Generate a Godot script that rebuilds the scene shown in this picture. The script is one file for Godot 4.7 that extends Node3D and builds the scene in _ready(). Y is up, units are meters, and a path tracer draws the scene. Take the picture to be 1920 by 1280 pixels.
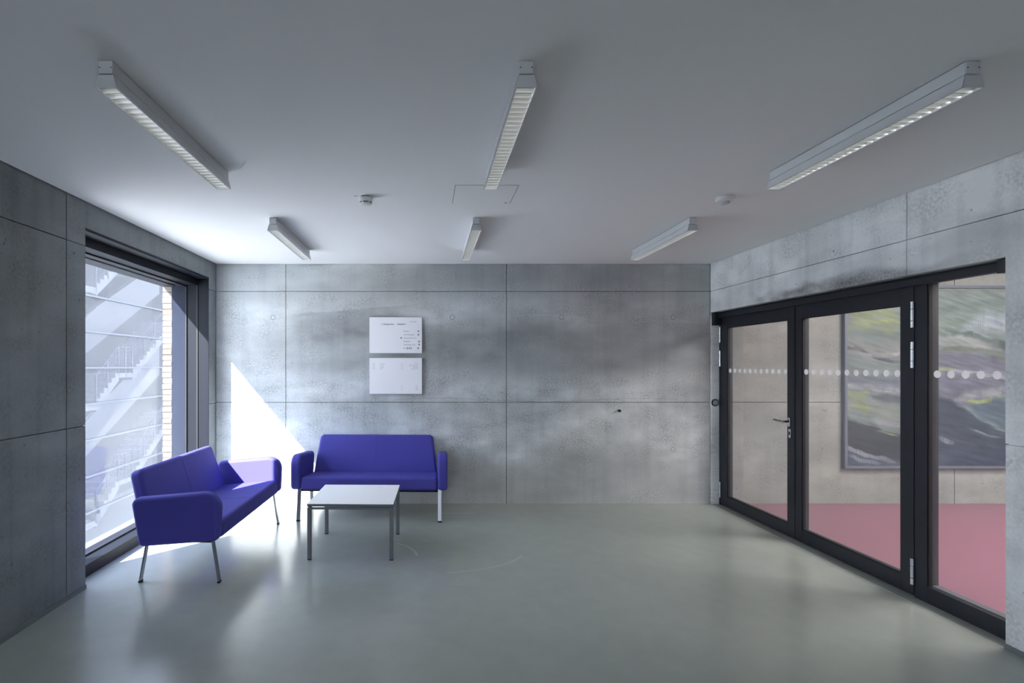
extends Node3D
# A concrete lobby with two violet sofas, a tall window and a glazed door front.
# Units are metres, the camera stands at x = 0, z = 0 and looks along -z.

const EYE := 1.5575
const BACK := -6.043        # z of the back wall
const LEFT := -2.397        # x of the window wall
const RIGHT := 3.175        # x of the door wall
const H := 2.70             # ceiling height
const FRONT := 2.6          # z of the wall behind the camera
const OUT := -2.905         # outer face of the window wall
const WIN_NEAR := -3.744    # the window opening runs from here ...
const WIN_FAR := -5.854     # ... to here
const WIN_TOP := 2.52
const DOOR_NEAR := -2.95    # the near end of the door opening
const DOOR_TOP := 2.155
const DOOR_X := 3.268       # room face of the door frames
const CORR_X := 3.55        # corridor face of the door wall
const CORR_END := 9.0

var names := {}
var M := {}
var rng := RandomNumberGenerator.new()


# ------------------------------------------------------------------ mesh builder
class MB:
	var v := PackedVector3Array()
	var n := PackedVector3Array()
	var t := PackedVector2Array()
	var xf := Transform3D()
	var uvf = null

	func uv_of(p: Vector3, nn: Vector3) -> Vector2:
		if uvf != null:
			return uvf.call(p)
		var a := nn.abs()
		if a.y > a.x and a.y > a.z:
			return Vector2(p.x, p.z)
		if a.x > a.z:
			return Vector2(p.z, -p.y)
		return Vector2(p.x, -p.y)

	func tri(a: Vector3, b: Vector3, c: Vector3, na: Vector3, nb: Vector3, nc: Vector3) -> void:
		var f := (b - a).cross(c - a)
		var P := [a, b, c]
		var N := [na, nb, nc]
		if f.dot(na + nb + nc) > 0.0:
			P = [a, c, b]
			N = [na, nc, nb]
		for i in 3:
			var p: Vector3 = xf * P[i]
			var q: Vector3 = (xf.basis * N[i]).normalized()
			v.append(p)
			n.append(q)
			t.append(uv_of(p, f.normalized().abs() if xf == Transform3D() else q))

	func quad(a: Vector3, b: Vector3, c: Vector3, d: Vector3, na: Vector3, nb: Vector3, nc: Vector3, nd: Vector3) -> void:
		tri(a, b, c, na, nb, nc)
		tri(a, c, d, na, nc, nd)

	func flat(a: Vector3, b: Vector3, c: Vector3, d: Vector3, nn: Vector3) -> void:
		quad(a, b, c, d, nn, nn, nn, nn)

	# a box between two corners; r rounds its edges
	func box(lo: Vector3, hi: Vector3, r := 0.0, seg := 1) -> MB:
		var c := (lo + hi) * 0.5
		var h := (hi - lo).abs() * 0.5
		r = minf(r, minf(h.x, minf(h.y, h.z)) * 0.98)
		for axis in 3:
			var ia := (axis + 1) % 3
			var ib := (axis + 2) % 3
			for s in [-1.0, 1.0]:
				var nn := Vector3.ZERO
				nn[axis] = s
				if r <= 0.0:
					var q: Array[Vector3] = []
					for k in [[-1, -1], [1, -1], [1, 1], [-1, 1]]:
						var p := Vector3.ZERO
						p[axis] = s * h[axis]
						p[ia] = k[0] * h[ia]
						p[ib] = k[1] * h[ib]
						q.append(c + p)
					flat(q[0], q[1], q[2], q[3], nn)
					continue
				var la := ticks(h[ia], r, seg)
				var lb := ticks(h[ib], r, seg)
				var pos := []
				var nor := []
				for a in la:
					var rp: Array[Vector3] = []
					var rn: Array[Vector3] = []
					for b in lb:
						var p := Vector3.ZERO
						p[axis] = s * h[axis]
						p[ia] = a
						p[ib] = b
						var inner := p.clamp(-h + Vector3(r, r, r), h - Vector3(r, r, r))
						var dir := (p - inner).normalized() if r > 0.0 else nn
						rp.append(c + inner + dir * r)
						rn.append(dir)
					pos.append(rp)
					nor.append(rn)
				for i in la.size() - 1:
					for j in lb.size() - 1:
						quad(pos[i][j], pos[i + 1][j], pos[i + 1][j + 1], pos[i][j + 1], nor[i][j], nor[i + 1][j], nor[i + 1][j + 1], nor[i][j + 1])
		return self

	func ticks(h: float, r: float, seg: int) -> Array[float]:
		var l: Array[float] = []
		for i in seg:
			l.append(-h + r * (1.0 - tan((1.0 - float(i) / seg) * PI / 4.0)))
		l.append(-h + r)
		l.append(h - r)
		for i in seg:
			l.append(h - r * (1.0 - tan(float(i + 1) / seg * PI / 4.0)))
		return l

	# a closed outline in xy, extruded along z from 0 to depth, its two rims rounded by r
	func slab(o: PackedVector2Array, depth: float, r := 0.0, seg := 3) -> MB:
		var k := o.size()
		if Geometry2D.is_polygon_clockwise(o):
			o.reverse()
		var side := PackedVector2Array()
		for i in k:
			var e := (o[(i + 1) % k] - o[i]).normalized() + (o[i] - o[(i - 1 + k) % k]).normalized()
			side.append(Vector2(e.y, -e.x).normalized())
		var rings := []
		if r > 0.0:
			for j in seg + 1:
				var a := float(j) / seg * PI / 2.0
				rings.append([r * (1.0 - sin(a)), r * (1.0 - cos(a)), sin(a), -cos(a)])
			for j in seg + 1:
				var a := (1.0 - float(j) / seg) * PI / 2.0
				rings.append([r * (1.0 - sin(a)), depth - r * (1.0 - cos(a)), sin(a), cos(a)])
		else:
			rings = [[0.0, 0.0, 1.0, 0.0], [0.0, depth, 1.0, 0.0]]
		for j in rings.size() - 1:
			var A: Array = rings[j]
			var B: Array = rings[j + 1]
			for i in k:
				var i2 := (i + 1) % k
				var p := [A, A, B, B]
				var q := [i, i2, i2, i]
				var P: Array[Vector3] = []
				var N: Array[Vector3] = []
				for m in 4:
					var w: Vector2 = o[q[m]] - side[q[m]] * float(p[m][0])
					P.append(Vector3(w.x, w.y, p[m][1]))
					N.append(Vector3(side[q[m]].x * p[m][2], side[q[m]].y * p[m][2], p[m][3]))
				if r <= 0.0:
					var f := (o[i2] - o[i]).normalized()
					for m in 4:
						N[m] = Vector3(f.y, -f.x, 0)
				quad(P[0], P[1], P[2], P[3], N[0], N[1], N[2], N[3])
		for e in 2:
			var R: Array = rings[0] if e == 0 else rings[rings.size() - 1]
			var cap := PackedVector2Array()
			for i in k:
				cap.append(o[i] - side[i] * float(R[0]))
			var ids := Geometry2D.triangulate_polygon(cap)
			var nn := Vector3(0, 0, -1 if e == 0 else 1)
			for i in range(0, ids.size(), 3):
				var a := cap[ids[i]]
				var b := cap[ids[i + 1]]
				var c := cap[ids[i + 2]]
				tri(Vector3(a.x, a.y, R[1]), Vector3(b.x, b.y, R[1]), Vector3(c.x, c.y, R[1]), nn, nn, nn)
		return self

	# a profile of (radius, y) turned about y
	func lathe(prof: Array, segs := 24) -> MB:
		for j in prof.size() - 1:
			var a: Vector2 = prof[j]
			var b: Vector2 = prof[j + 1]
			var d := (b - a).normalized()
			var nn := Vector2(d.y, -d.x)
			for i in segs:
				var u := TAU * i / segs
				var w := TAU * (i + 1) / segs
				var e1 := Vector3(cos(u), 0, sin(u))
				var e2 := Vector3(cos(w), 0, sin(w))
				var n1 := e1 * nn.x + Vector3.UP * nn.y
				var n2 := e2 * nn.x + Vector3.UP * nn.y
				quad(e1 * a.x + Vector3.UP * a.y, e2 * a.x + Vector3.UP * a.y, e2 * b.x + Vector3.UP * b.y, e1 * b.x + Vector3.UP * b.y, n1, n2, n2, n1)
		return self

	func tube(path: Array, r: float, segs := 8) -> MB:
		var up := Vector3.UP
		var rows := []
		for i in path.size():
			var d: Vector3 = (path[mini(i + 1, path.size() - 1)] - path[maxi(i - 1, 0)]).normalized()
			if absf(d.dot(up)) > 0.95:
				up = Vector3.RIGHT
			var a := d.cross(up).normalized()
			var b := a.cross(d).normalized()
			var row := []
			for k in segs:
				var e := a * cos(TAU * k / segs) + b * sin(TAU * k / segs)
				row.append([path[i] + e * r, e])
			rows.append(row)
		for i in path.size() - 1:
			for k in segs:
				var k2 := (k + 1) % segs
				quad(rows[i][k][0], rows[i][k2][0], rows[i + 1][k2][0], rows[i + 1][k][0], rows[i][k][1], rows[i][k2][1], rows[i + 1][k2][1], rows[i + 1][k][1])
		for e in 2:
			var row: Array = rows[0] if e == 0 else rows[rows.size() - 1]
			var c: Vector3 = path[0] if e == 0 else path[path.size() - 1]
			var nn: Vector3 = (path[0] - path[1]).normalized() if e == 0 else (path[-1] - path[-2]).normalized()
			for k in segs:
				tri(c, row[k][0], row[(k + 1) % segs][0], nn, nn, nn)
		return self

	func done() -> ArrayMesh:
		var a := []
		a.resize(Mesh.ARRAY_MAX)
		a[Mesh.ARRAY_VERTEX] = v
		a[Mesh.ARRAY_NORMAL] = n
		a[Mesh.ARRAY_TEX_UV] = t
		var m := ArrayMesh.new()
		m.add_surface_from_arrays(Mesh.PRIMITIVE_TRIANGLES, a)
		return m


func V(x: float, y: float, z: float) -> Vector3:
	return Vector3(x, y, z)


func bx(lo: Vector3, hi: Vector3, r := 0.0) -> MB:
	return MB.new().box(lo, hi, r)


# ------------------------------------------------------------------ scene tree helpers
func numbered(called: String) -> String:
	names[called] = names.get(called, -1) + 1
	return called if names[called] == 0 else "%s_%03d" % [called, names[called]]


func tag(o: Node, label: String, category: String, group := "", kind := "") -> Node:
	o.set_meta("label", label)
	o.set_meta("category", category)
	if group:
		o.set_meta("group", group)
	if kind:
		o.set_meta("kind", kind)
	return o


func thing(called: String, label: String, category: String, at := Vector3.ZERO, turn := 0.0, group := "", kind := "") -> Node3D:
	var o := Node3D.new()
	o.name = numbered(called)
	add_child(o)
	o.position = at
	o.rotation.y = turn
	tag(o, label, category, group, kind)
	return o


func setting(called: String, label: String, category: String) -> Node3D:
	var o := Node3D.new()
	o.name = called
	add_child(o)
	tag(o, label, category, "", "structure")
	return o


func part(mesh, called: String, mat: Material, parent: Node3D, label := "") -> MeshInstance3D:
	var o := MeshInstance3D.new()
	o.mesh = mesh.done() if mesh is MB else mesh
	o.material_override = mat
	var taken := 0
	for c in parent.get_children():
		if str(c.name) == called or str(c.name).begins_with(called + "_0") or str(c.name).begins_with(called + "_1") or str(c.name).begins_with(called + "_2"):
			taken += 1
	o.name = called if taken == 0 else "%s_%03d" % [called, taken]
	parent.add_child(o, true)
	if label:
		o.set_meta("label", label)
	return o


# ------------------------------------------------------------------ materials
func mat(hex: String, rough := 0.6, metal := 0.0) -> StandardMaterial3D:
	var m := StandardMaterial3D.new()
	m.albedo_color = Color(hex)
	m.roughness = rough
	m.metallic = metal
	return m


func glass(alpha: float, hex := "ffffff") -> StandardMaterial3D:
	var m := mat(hex, 0.0)
	m.transparency = BaseMaterial3D.TRANSPARENCY_ALPHA
	m.albedo_color.a = alpha
	return m


func noise(seed_: int, freq: float, octaves := 4, type := FastNoiseLite.TYPE_SIMPLEX_SMOOTH) -> FastNoiseLite:
	var f := FastNoiseLite.new()
	f.seed = seed_
	f.noise_type = type
	f.frequency = freq
	f.fractal_octaves = octaves
	return f


# fair-faced concrete for a wall of w x h metres: clouds, stains, streaks and pores
func concrete(w: float, h: float, dpm: float, seed_: int, base: Color, look: Dictionary) -> StandardMaterial3D:
	var W := int(w * dpm)
	var Hh := int(h * dpm)
	var cloud := noise(seed_, 0.75, 5)
	var blotch := noise(seed_ + 1, 3.2, 5)
	var grain := noise(seed_ + 2, 40.0, 4)
	var streak := noise(seed_ + 3, 1.0, 3)
	var tint := noise(seed_ + 4, 0.5, 2)
	var b := PackedFloat32Array()
	b.resize(W * Hh)
	var amp: float = look.get("amp", 1.0)
	var bands: Array = look.get("bands", [])
	var drip: float = look.get("drip", 0.25)
	for y in Hh:
		var my := h - (y + 0.5) / dpm
		for x in W:
			var mx := (x + 0.5) / dpm
			var c := cloud.get_noise_2d(mx * 0.8, my * 1.7)
			var bl := blotch.get_noise_2d(mx * 0.7, my * 1.15)
			var g := grain.get_noise_2d(mx, my)
			var s := streak.get_noise_2d(mx * 7.0, my * 0.5)
			var val := 1.0 + amp * (0.15 * c + 0.13 * bl * (0.55 + 0.45 * smoothstep(-0.2, 0.5, c)) + 0.13 * g * (0.4 + smoothstep(0.1, -0.5, bl)) + drip * 0.2 * minf(s, 0.1))
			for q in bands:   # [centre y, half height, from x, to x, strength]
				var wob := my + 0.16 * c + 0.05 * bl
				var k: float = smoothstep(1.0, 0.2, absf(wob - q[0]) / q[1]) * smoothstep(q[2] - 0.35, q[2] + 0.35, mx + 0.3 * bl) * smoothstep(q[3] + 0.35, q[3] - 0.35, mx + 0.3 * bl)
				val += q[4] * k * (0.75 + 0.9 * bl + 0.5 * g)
			b[y * W + x] = val
	for q in look.get("steps", []):   # the edge of a pour: darker below the line, fading out downwards
		for x in range(int(q[0] * dpm), mini(int(q[2] * dpm), W)):
			var f: float = (x / dpm - q[0]) / (q[2] - q[0])
			var ye: float = lerpf(q[1], q[3], f) + 0.012 * streak.get_noise_2d(x / dpm * 2.0, 40.0)
			for y in range(maxi(0, int((h - ye) * dpm)), mini(Hh, int((h - ye + q[4]) * dpm))):
				var dn: float = ((y + 0.5) / dpm - (h - ye)) / q[4]
				b[y * W + x] += q[5] * (1.0 - dn) * smoothstep(0.8, 1.0, x / dpm) * smoothstep(2.5, 1.9, x / dpm)
	rng.seed = seed_
	for i in int(w * h * 14):   # pores
		var px := rng.randi_range(2, W - 3)
		var py := rng.randi_range(2, Hh - 3)
		var deep := rng.randf_range(0.08, 0.4)
		var big := rng.randf() < 0.22
		b[py * W + px] -= deep
		if big:
			b[py * W + px + 1] -= deep * 0.8
			b[(py + 1) * W + px] -= deep * 0.8
			b[(py + 1) * W + px + 1] -= deep * 0.6
	for q in look.get("lines", []):   # faint pour lines: [x0, y0, x1, y1, strength]
		var n := int(absf(q[2] - q[0]) * dpm) + int(absf(q[3] - q[1]) * dpm)
		for i in n:
			var f := float(i) / n
			var x := int(lerpf(q[0], q[2], f) * dpm)
			var y := int((h - lerpf(q[1], q[3], f) - 0.02 * sin(f * 9.0)) * dpm)
			if x > 0 and x < W - 1 and y > 0 and y < Hh - 1:
				b[y * W + x] += q[4]
				b[(y - 1) * W + x] += q[4] * 0.5
	var d := PackedByteArray()
	d.resize(W * Hh * 3)
	for y in Hh:
		for x in W:
			var k := clampf(b[y * W + x], 0.25, 1.7)
			var tn := 0.012 * tint.get_noise_2d(float(x) / dpm, float(y) / dpm)
			var i := (y * W + x) * 3
			d[i] = clampi(int((base.r + tn) * k * 255.0), 0, 255)
			d[i + 1] = clampi(int(base.g * k * 255.0), 0, 255)
			d[i + 2] = clampi(int((base.b - tn) * k * 255.0), 0, 255)
	var im := Image.create_from_data(W, Hh, false, Image.FORMAT_RGB8, d)
	var m := mat("ffffff", 0.72)
	m.albedo_texture = ImageTexture.create_from_image(im)
	m.heightmap_enabled = true
	m.heightmap_texture = m.albedo_texture
	m.heightmap_scale = 0.25
	m.metallic_specular = 0.4
	return m


func floor_material(w: float, l: float) -> StandardMaterial3D:
	var dpm := 90.0
	var W := int(w * dpm)
	var L := int(l * dpm)
	var cloud := noise(71, 0.5, 4)
	var fine := noise(72, 5.0, 4)
	var d := PackedByteArray()
	d.resize(W * L * 3)
	var r := PackedByteArray()
	r.resize(W * L)
	for y in L:
		for x in W:
			var c := cloud.get_noise_2d(x / dpm, y / dpm)
			var f := fine.get_noise_2d(x / dpm, y / dpm)
			var k := 1.0 + 0.03 * c + 0.02 * f
			var i := y * W + x
			d[i * 3] = int(166 * k)
			d[i * 3 + 1] = int(172 * k)
			d[i * 3 + 2] = int(164 * k)
			r[i] = clampi(int(255 * (0.24 + 0.05 * c + 0.05 * f)), 0, 255)
	for q in [[-0.1, -4.55, 0.9, 0.3, 1.3], [0.3, -5.3, 0.6, 4.2, 5.0], [-0.9, -4.4, 0.8, 5.6, 6.3]]:   # faint arcs scuffed by chair feet
		for j in 400:
			var an := lerpf(q[3], q[4], j / 400.0)
			var x := int((q[0] + cos(an) * q[2] + 2.76) * dpm)
			var y := int((q[1] + sin(an) * q[2] * 0.6 - BACK + 0.02) * dpm)
			if x >= 0 and x < W and y >= 0 and y < L:
				for k in 3:
					d[(y * W + x) * 3 + k] = mini(255, d[(y * W + x) * 3 + k] + 3)
	var m := mat("ffffff", 0.22)
	m.albedo_texture = ImageTexture.create_from_image(Image.create_from_data(W, L, false, Image.FORMAT_RGB8, d))
	#m.roughness_texture = ImageTexture.create_from_image(Image.create_from_data(W, L, false, Image.FORMAT_L8, r))
	m.roughness_texture_channel = BaseMaterial3D.TEXTURE_CHANNEL_RED
	m.metallic_specular = 0.55
	return m


func make_materials() -> void:
	M.plaster = mat("eceded", 0.9)
	M.shell = mat("8d9193", 0.9)
	M.dark_gap = mat("24272b", 0.9)
	M.window_metal = mat("12161f", 0.5)
	M.window_metal.metallic_specular = 0.3
	M.outer_metal = mat("222734", 0.9)
	M.outer_metal.metallic_specular = 0.15
	M.door_metal = mat("1a1e28", 0.42)
	M.rubber = mat("101216", 0.6)
	M.steel = mat("c6cad0", 0.24, 1.0)
	M.chrome = mat("9fa2a8", 0.2, 1.0)
	M.lamp_white = mat("d3d6d8", 0.5)
	M.louvre = mat("f0f1f0", 0.25, 0.6)
	M.mirror = mat("f2f3f2", 0.12, 1.0)
	M.tube_glass = mat("f4f4f0", 0.25)
	M.tube_glass.emission_enabled = true
	M.tube_glass.emission = Color(1.0, 0.99, 0.95)
	M.tube_glass.emission_energy_multiplier = 0.9
	M.sensor_white = mat("e2e3e1", 0.5)
	M.slot_black = mat("0a0b0d", 0.7)
	M.fabric = mat("4744a0", 0.8)
	M.fabric.rim_enabled = true
	M.fabric.rim = 0.2
	M.fabric.rim_tint = 1.0
	var weave := NoiseTexture2D.new()
	weave.noise = noise(9, 0.09, 2)
	weave.width = 256
	weave.height = 256
	weave.seamless = true
	M.fabric.uv1_triplanar = true
	M.fabric.uv1_scale = V(9, 9, 9)
	M.fabric.heightmap_enabled = true
	M.fabric.heightmap_texture = weave
	M.fabric.heightmap_scale = 0.02
	M.table_top = mat("ffffff", 0.6)
	M.table_top.metallic_specular = 0.3
	M.table_edge = mat("646a71", 0.6)
	M.table_steel = mat("70757c", 0.5, 0.2)
	M.sign_plate = mat("f6f7fb", 0.42)
	M.sign_edge = mat("9ea3ac", 0.4, 0.4)
	M.ink = mat("23262e", 0.8)
	M.ink_soft = mat("6d7281", 0.8)
	M.ink_pale = mat("9197a5", 0.8)
	M.window_glass = glass(0.03)
	M.window_glass.metallic_specular = 0.25
	M.door_glass = glass(0.03)
	M.sticker = mat("e6eaf0", 0.7)
	M.sticker.backlight_enabled = true
	M.sticker.backlight = Color(0.6, 0.6, 0.6)
	M.pink_floor = mat("8a5a6c", 0.33)
	M.brick = []
	for hex in ["6e625c", "635650", "766b65", "5d4f49", "7b736c"]:
		M.brick.append(mat(hex, 0.9))
	M.mortar = mat("4c4946", 0.95)
	M.ext_wall = mat("4f5154", 0.9)
	M.ext_white = mat("7c7e82", 0.7)
	M.ext_grey = mat("505359", 0.7)
	M.ext_transom = mat("5c5f64", 0.8)
	M.ext_metal = mat("4c5058", 0.5)
	M.ext_ground = mat("a9abac", 0.9)
	M.ext_glass = mat("717378", 0.4)
	M.ext_glass.transparency = BaseMaterial3D.TRANSPARENCY_ALPHA
	M.ext_glass.albedo_color.a = 0.2
	M.picture_frame = mat("6c7482", 0.4, 0.3)


# ------------------------------------------------------------------ start
func _ready() -> void:
	# camera: a shifted lens, level, square to the back wall
	var cam := Camera3D.new()
	cam.name = "camera"
	add_child(cam)
	cam.position = V(0, EYE, 0)
	var near := 0.05
	cam.projection = Camera3D.PROJECTION_FRUSTUM
	cam.keep_aspect = Camera3D.KEEP_HEIGHT
	cam.near = near
	cam.far = 200.0
	cam.size = 1280.0 / 1005.0 * near
	cam.frustum_offset = Vector2(156.5, 45.0) / 1005.0 * near
	cam.current = true

	# sky, sun, exposure
	var env := Environment.new()
	env.background_mode = Environment.BG_SKY
	var sky_m := ProceduralSkyMaterial.new()
	sky_m.sky_top_color = Color(0.62, 0.68, 0.79)
	sky_m.sky_horizon_color = Color(0.88, 0.905, 0.94)
	sky_m.ground_bottom_color = Color(0.45, 0.47, 0.50)
	sky_m.ground_horizon_color = Color(0.62, 0.66, 0.72)
	sky_m.sky_curve = 0.2
	sky_m.energy_multiplier = 3.1
	var sky := Sky.new()
	sky.sky_material = sky_m
	env.sky = sky
	env.ambient_light_source = Environment.AMBIENT_SOURCE_SKY
	env.tonemap_mode = Environment.TONE_MAPPER_LINEAR
	env.tonemap_exposure = 3.8
	env.sdfgi_enabled = true
	env.ssao_enabled = true
	env.ssil_enabled = true
	var we := WorldEnvironment.new()
	we.name = "world_environment"
	we.environment = env
	add_child(we)
	var sun := DirectionalLight3D.new()
	sun.name = "sun"
	add_child(sun)
	sun.look_at_from_position(V(-10, 12, 8), V(-10, 12, 8) + V(1.0, -1.216, -1.087), Vector3.UP)
	sun.light_color = Color(1.0, 0.995, 0.98)
	sun.light_energy = 3.5
	sun.light_angular_distance = 0.55
	sun.shadow_enabled = true
	sun.sky_mode = DirectionalLight3D.SKY_MODE_LIGHT_ONLY

	make_materials()
	build_shell()
	build_window()
	build_doors()
	build_corridor()
	build_outside()
	build_sofas()
	build_table()
	build_lamps()
	build_small_things()


# ------------------------------------------------------------------ the room
# a wall's panels: a grid of slabs with recessed joints. at(u, y, depth) turns wall coordinates into a point
func panels(parent: Node3D, us: Array, ys: Array, holes: Array, place: Callable, m: Material, uvf: Callable) -> void:
	var gap := 0.0028
	for i in us.size() - 1:
		for j in ys.size() - 1:
			var rects: Array[Rect2] = [Rect2(us[i] + gap, ys[j] + (gap if j else 0.0), us[i + 1] - us[i] - 2 * gap, ys[j + 1] - ys[j] - (2 * gap if j else gap))]
			for hole: Rect2 in holes:
				var rest: Array[Rect2] = []
				for r in rects:
					var c := r.intersection(hole)
					if c.size.x <= 0.0 or c.size.y <= 0.0:
						rest.append(r)
						continue
					if c.position.x > r.position.x + 0.001:
						rest.append(Rect2(r.position, Vector2(c.position.x - r.position.x, r.size.y)))
					if c.end.x < r.end.x - 0.001:
						rest.append(Rect2(c.end.x, r.position.y, r.end.x - c.end.x, r.size.y))
					if c.position.y > r.position.y + 0.001:
						rest.append(Rect2(c.position.x, r.position.y, c.size.x, c.position.y - r.position.y))
					if c.end.y < r.end.y - 0.001:
						rest.append(Rect2(c.position.x, c.end.y, c.size.x, r.end.y - c.end.y))
				rects = rest
			if rects.is_empty():
				continue
			var b := MB.new()
			b.uvf = uvf
			for r in rects:
				var p: Vector3 = place.call(r.position.x, r.position.y, 0.0)
				var q: Vector3 = place.call(r.end.x, r.end.y, 0.02)
				b.box(p.min(q), p.max(q), 0.002 if rects.size() == 1 else 0.0)
			part(b, "concrete_panel", m, parent)


func build_shell() -> void:
	var base := Color("bfc4c5")
	# back wall
	var back := setting("wall_back", "fair-faced concrete back wall with formwork joints and tie holes behind the sofas", "wall")
	part(bx(V(LEFT - 0.4, -0.15, BACK - 0.35), V(RIGHT + 0.2, 2.85, BACK - 0.02)), "wall_core", M.shell, back)
	var bw := RIGHT - LEFT
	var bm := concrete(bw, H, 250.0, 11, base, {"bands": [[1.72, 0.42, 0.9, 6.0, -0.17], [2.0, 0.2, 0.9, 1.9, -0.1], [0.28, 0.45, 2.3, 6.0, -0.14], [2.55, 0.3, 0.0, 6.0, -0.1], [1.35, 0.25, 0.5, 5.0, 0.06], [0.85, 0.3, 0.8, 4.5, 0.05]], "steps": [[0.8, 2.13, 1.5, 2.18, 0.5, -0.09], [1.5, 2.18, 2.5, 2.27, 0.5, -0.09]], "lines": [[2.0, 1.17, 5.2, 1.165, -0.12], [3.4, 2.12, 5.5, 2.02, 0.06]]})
	panels(back, [LEFT, -1.609, 0.878, RIGHT], [0.0, 1.143, 2.393, 2.76], [], func(u, y, d): return V(u, y, BACK - d), bm, func(p): return Vector2((p.x - LEFT) / bw, (H - p.y) / H))
	for y in [2.10, 0.613]:
		for x in [-1.753, -0.989, 0.268, 1.50, 2.757]:
			if y < 1.0 and x == -0.989:
				continue
			var b := MB.new()
			b.xf = Transform3D(Basis(Vector3.RIGHT, PI / 2), V(x, y, BACK))
			b.lathe([Vector2(0.0001, -0.001), Vector2(0.022, -0.001), Vector2(0.0245, 0.0022), Vector2(0.028, 0.0022), Vector2(0.030, -0.002)], 20)
			part(b, "tie_hole_plug", M.plug if M.has("plug") else mat("979d9e", 0.8), back)

	# window wall
	var left := setting("wall_left", "fair-faced concrete wall with the tall window opening", "wall")
	var ll := FRONT - BACK
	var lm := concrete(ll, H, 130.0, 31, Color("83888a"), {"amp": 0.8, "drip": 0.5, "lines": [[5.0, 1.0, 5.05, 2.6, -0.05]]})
	var luv := func(p): return Vector2((FRONT - p.z) / ll, (H - p.y) / H)
	panels(left, [BACK, -3.550, -1.05, 1.45, FRONT], [0.0, 1.138, 2.391, 2.76], [Rect2(WIN_FAR, -1, WIN_NEAR - WIN_FAR, WIN_TOP + 1)], func(u, y, d): return V(LEFT - d, y, u), lm, luv)
	var core := MB.new()
	core.uvf = luv
	core.box(V(OUT, -0.15, WIN_NEAR), V(LEFT - 0.02, 2.85, FRONT + 0.3))
	core.box(V(OUT, WIN_TOP, WIN_FAR), V(LEFT - 0.02, 2.85, WIN_NEAR))
	core.box(V(-2.80, -0.15, BACK - 0.35), V(LEFT - 0.02, 2.85, WIN_FAR))
	core.box(V(OUT, -0.5, WIN_FAR), V(-2.76, 0.0, WIN_NEAR))
	part(core, "wall_core", M.shell, left)
	# the brick skin shows at the far side of the opening
	var pier := part(bx(V(OUT + 0.012, -0.5, WIN_FAR - 0.5), V(-2.80, 2.85, WIN_FAR - 0.004)), "brick_pier", M.mortar, left)
	rng.seed = 5
	for k in 47:
		var y := -0.45 + k * 0.0625
		var z := WIN_FAR
		var j := 0
		while z > WIN_FAR - 0.45:
			var len := 0.115 if (k % 2 == 0 and j == 0) else 0.24
			var jit := rng.randf_range(-0.003, 0.003)
			part(bx(V(OUT + jit, y + rng.randf_range(0, 0.004), z - len + 0.01), V(-2.806, y + 0.052 + rng.randf_range(-0.003, 0.003), z + (rng.randf_range(-0.004, 0.003) if j == 0 else 0.0)), 0.003), "brick", M.brick[rng.randi() % 5], pier)
			z -= len
			j += 1
	part(bx(V(OUT, 2.42, WIN_FAR), V(-2.76, 2.56, WIN_NEAR), 0.002), "outer_lintel", M.window_metal, left)

	# door wall
	var right := setting("wall_right", "pale fair-faced concrete wall around the glazed doors", "wall")
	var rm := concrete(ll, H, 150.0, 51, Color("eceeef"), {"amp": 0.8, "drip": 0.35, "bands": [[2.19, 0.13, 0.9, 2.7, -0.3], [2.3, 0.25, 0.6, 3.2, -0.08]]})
	var ruv := func(p): return Vector2((p.z - BACK) / ll, (H - p.y) / H)
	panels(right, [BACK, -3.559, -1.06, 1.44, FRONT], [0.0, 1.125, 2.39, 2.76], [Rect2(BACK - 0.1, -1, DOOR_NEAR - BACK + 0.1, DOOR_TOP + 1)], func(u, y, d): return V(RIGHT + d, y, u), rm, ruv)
	core = MB.new()
	core.uvf = ruv
	core.box(V(RIGHT + 0.02, -0.15, DOOR_NEAR), V(CORR_X, 3.25, FRONT + 0.3))
	core.box(V(RIGHT + 0.02, DOOR_TOP, BACK), V(CORR_X, 3.25, DOOR_NEAR))
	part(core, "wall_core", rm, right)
	# the far reveal of the door opening continues the back wall
	var rev := MB.new()
	rev.uvf = func(p): return Vector2((p.x - LEFT) / bw * 0.2, (H - p.y) / H)
	rev.box(V(RIGHT + 0.004, 0, BACK - 0.3), V(DOOR_X + 0.07, DOOR_TOP, BACK + 0.012), 0.002)
	part(rev, "door_reveal", rm, right)

	# behind the camera: a glazed opening onto a roofed terrace lets in the sky, not the sun
	var behind := setting("wall_front", "concrete wall with a terrace window behind the camera, outside the view", "wall")
	var wa := -2.2
	var wb := -0.6
	var fb0 := MB.new()
	fb0.box(V(LEFT - 0.5, -0.15, FRONT), V(wa, 3.25, FRONT + 0.3))
	fb0.box(V(wb, -0.15, FRONT), V(CORR_END, 3.25, FRONT + 0.3))
	fb0.box(V(wa, 2.5, FRONT), V(wb, 3.25, FRONT + 0.3))
	fb0.box(V(wa, -0.15, FRONT), V(wb, 0.0, FRONT + 0.3))
	part(fb0, "wall_core", M.shell, behind)
	part(bx(V(-7.0, 2.75, FRONT + 0.3), V(6.0, 2.95, FRONT + 2.8)), "terrace_roof", M.shell, behind)
	part(bx(V(-7.0, -0.3, FRONT + 0.3), V(6.0, -0.05, FRONT + 2.8)), "terrace_floor", mat("4a4540", 0.9), behind)
	var tw := setting("window_3", "terrace window behind the camera, outside the view", "window")
	part(bx(V(wa, 0.0, FRONT + 0.12), V(wb, 0.07, FRONT + 0.18), 0.003), "frame_bar", M.window_metal, tw)
	part(bx(V(wa, 2.43, FRONT + 0.12), V(wb, 2.5, FRONT + 0.18), 0.003), "frame_bar", M.window_metal, tw)
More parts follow.
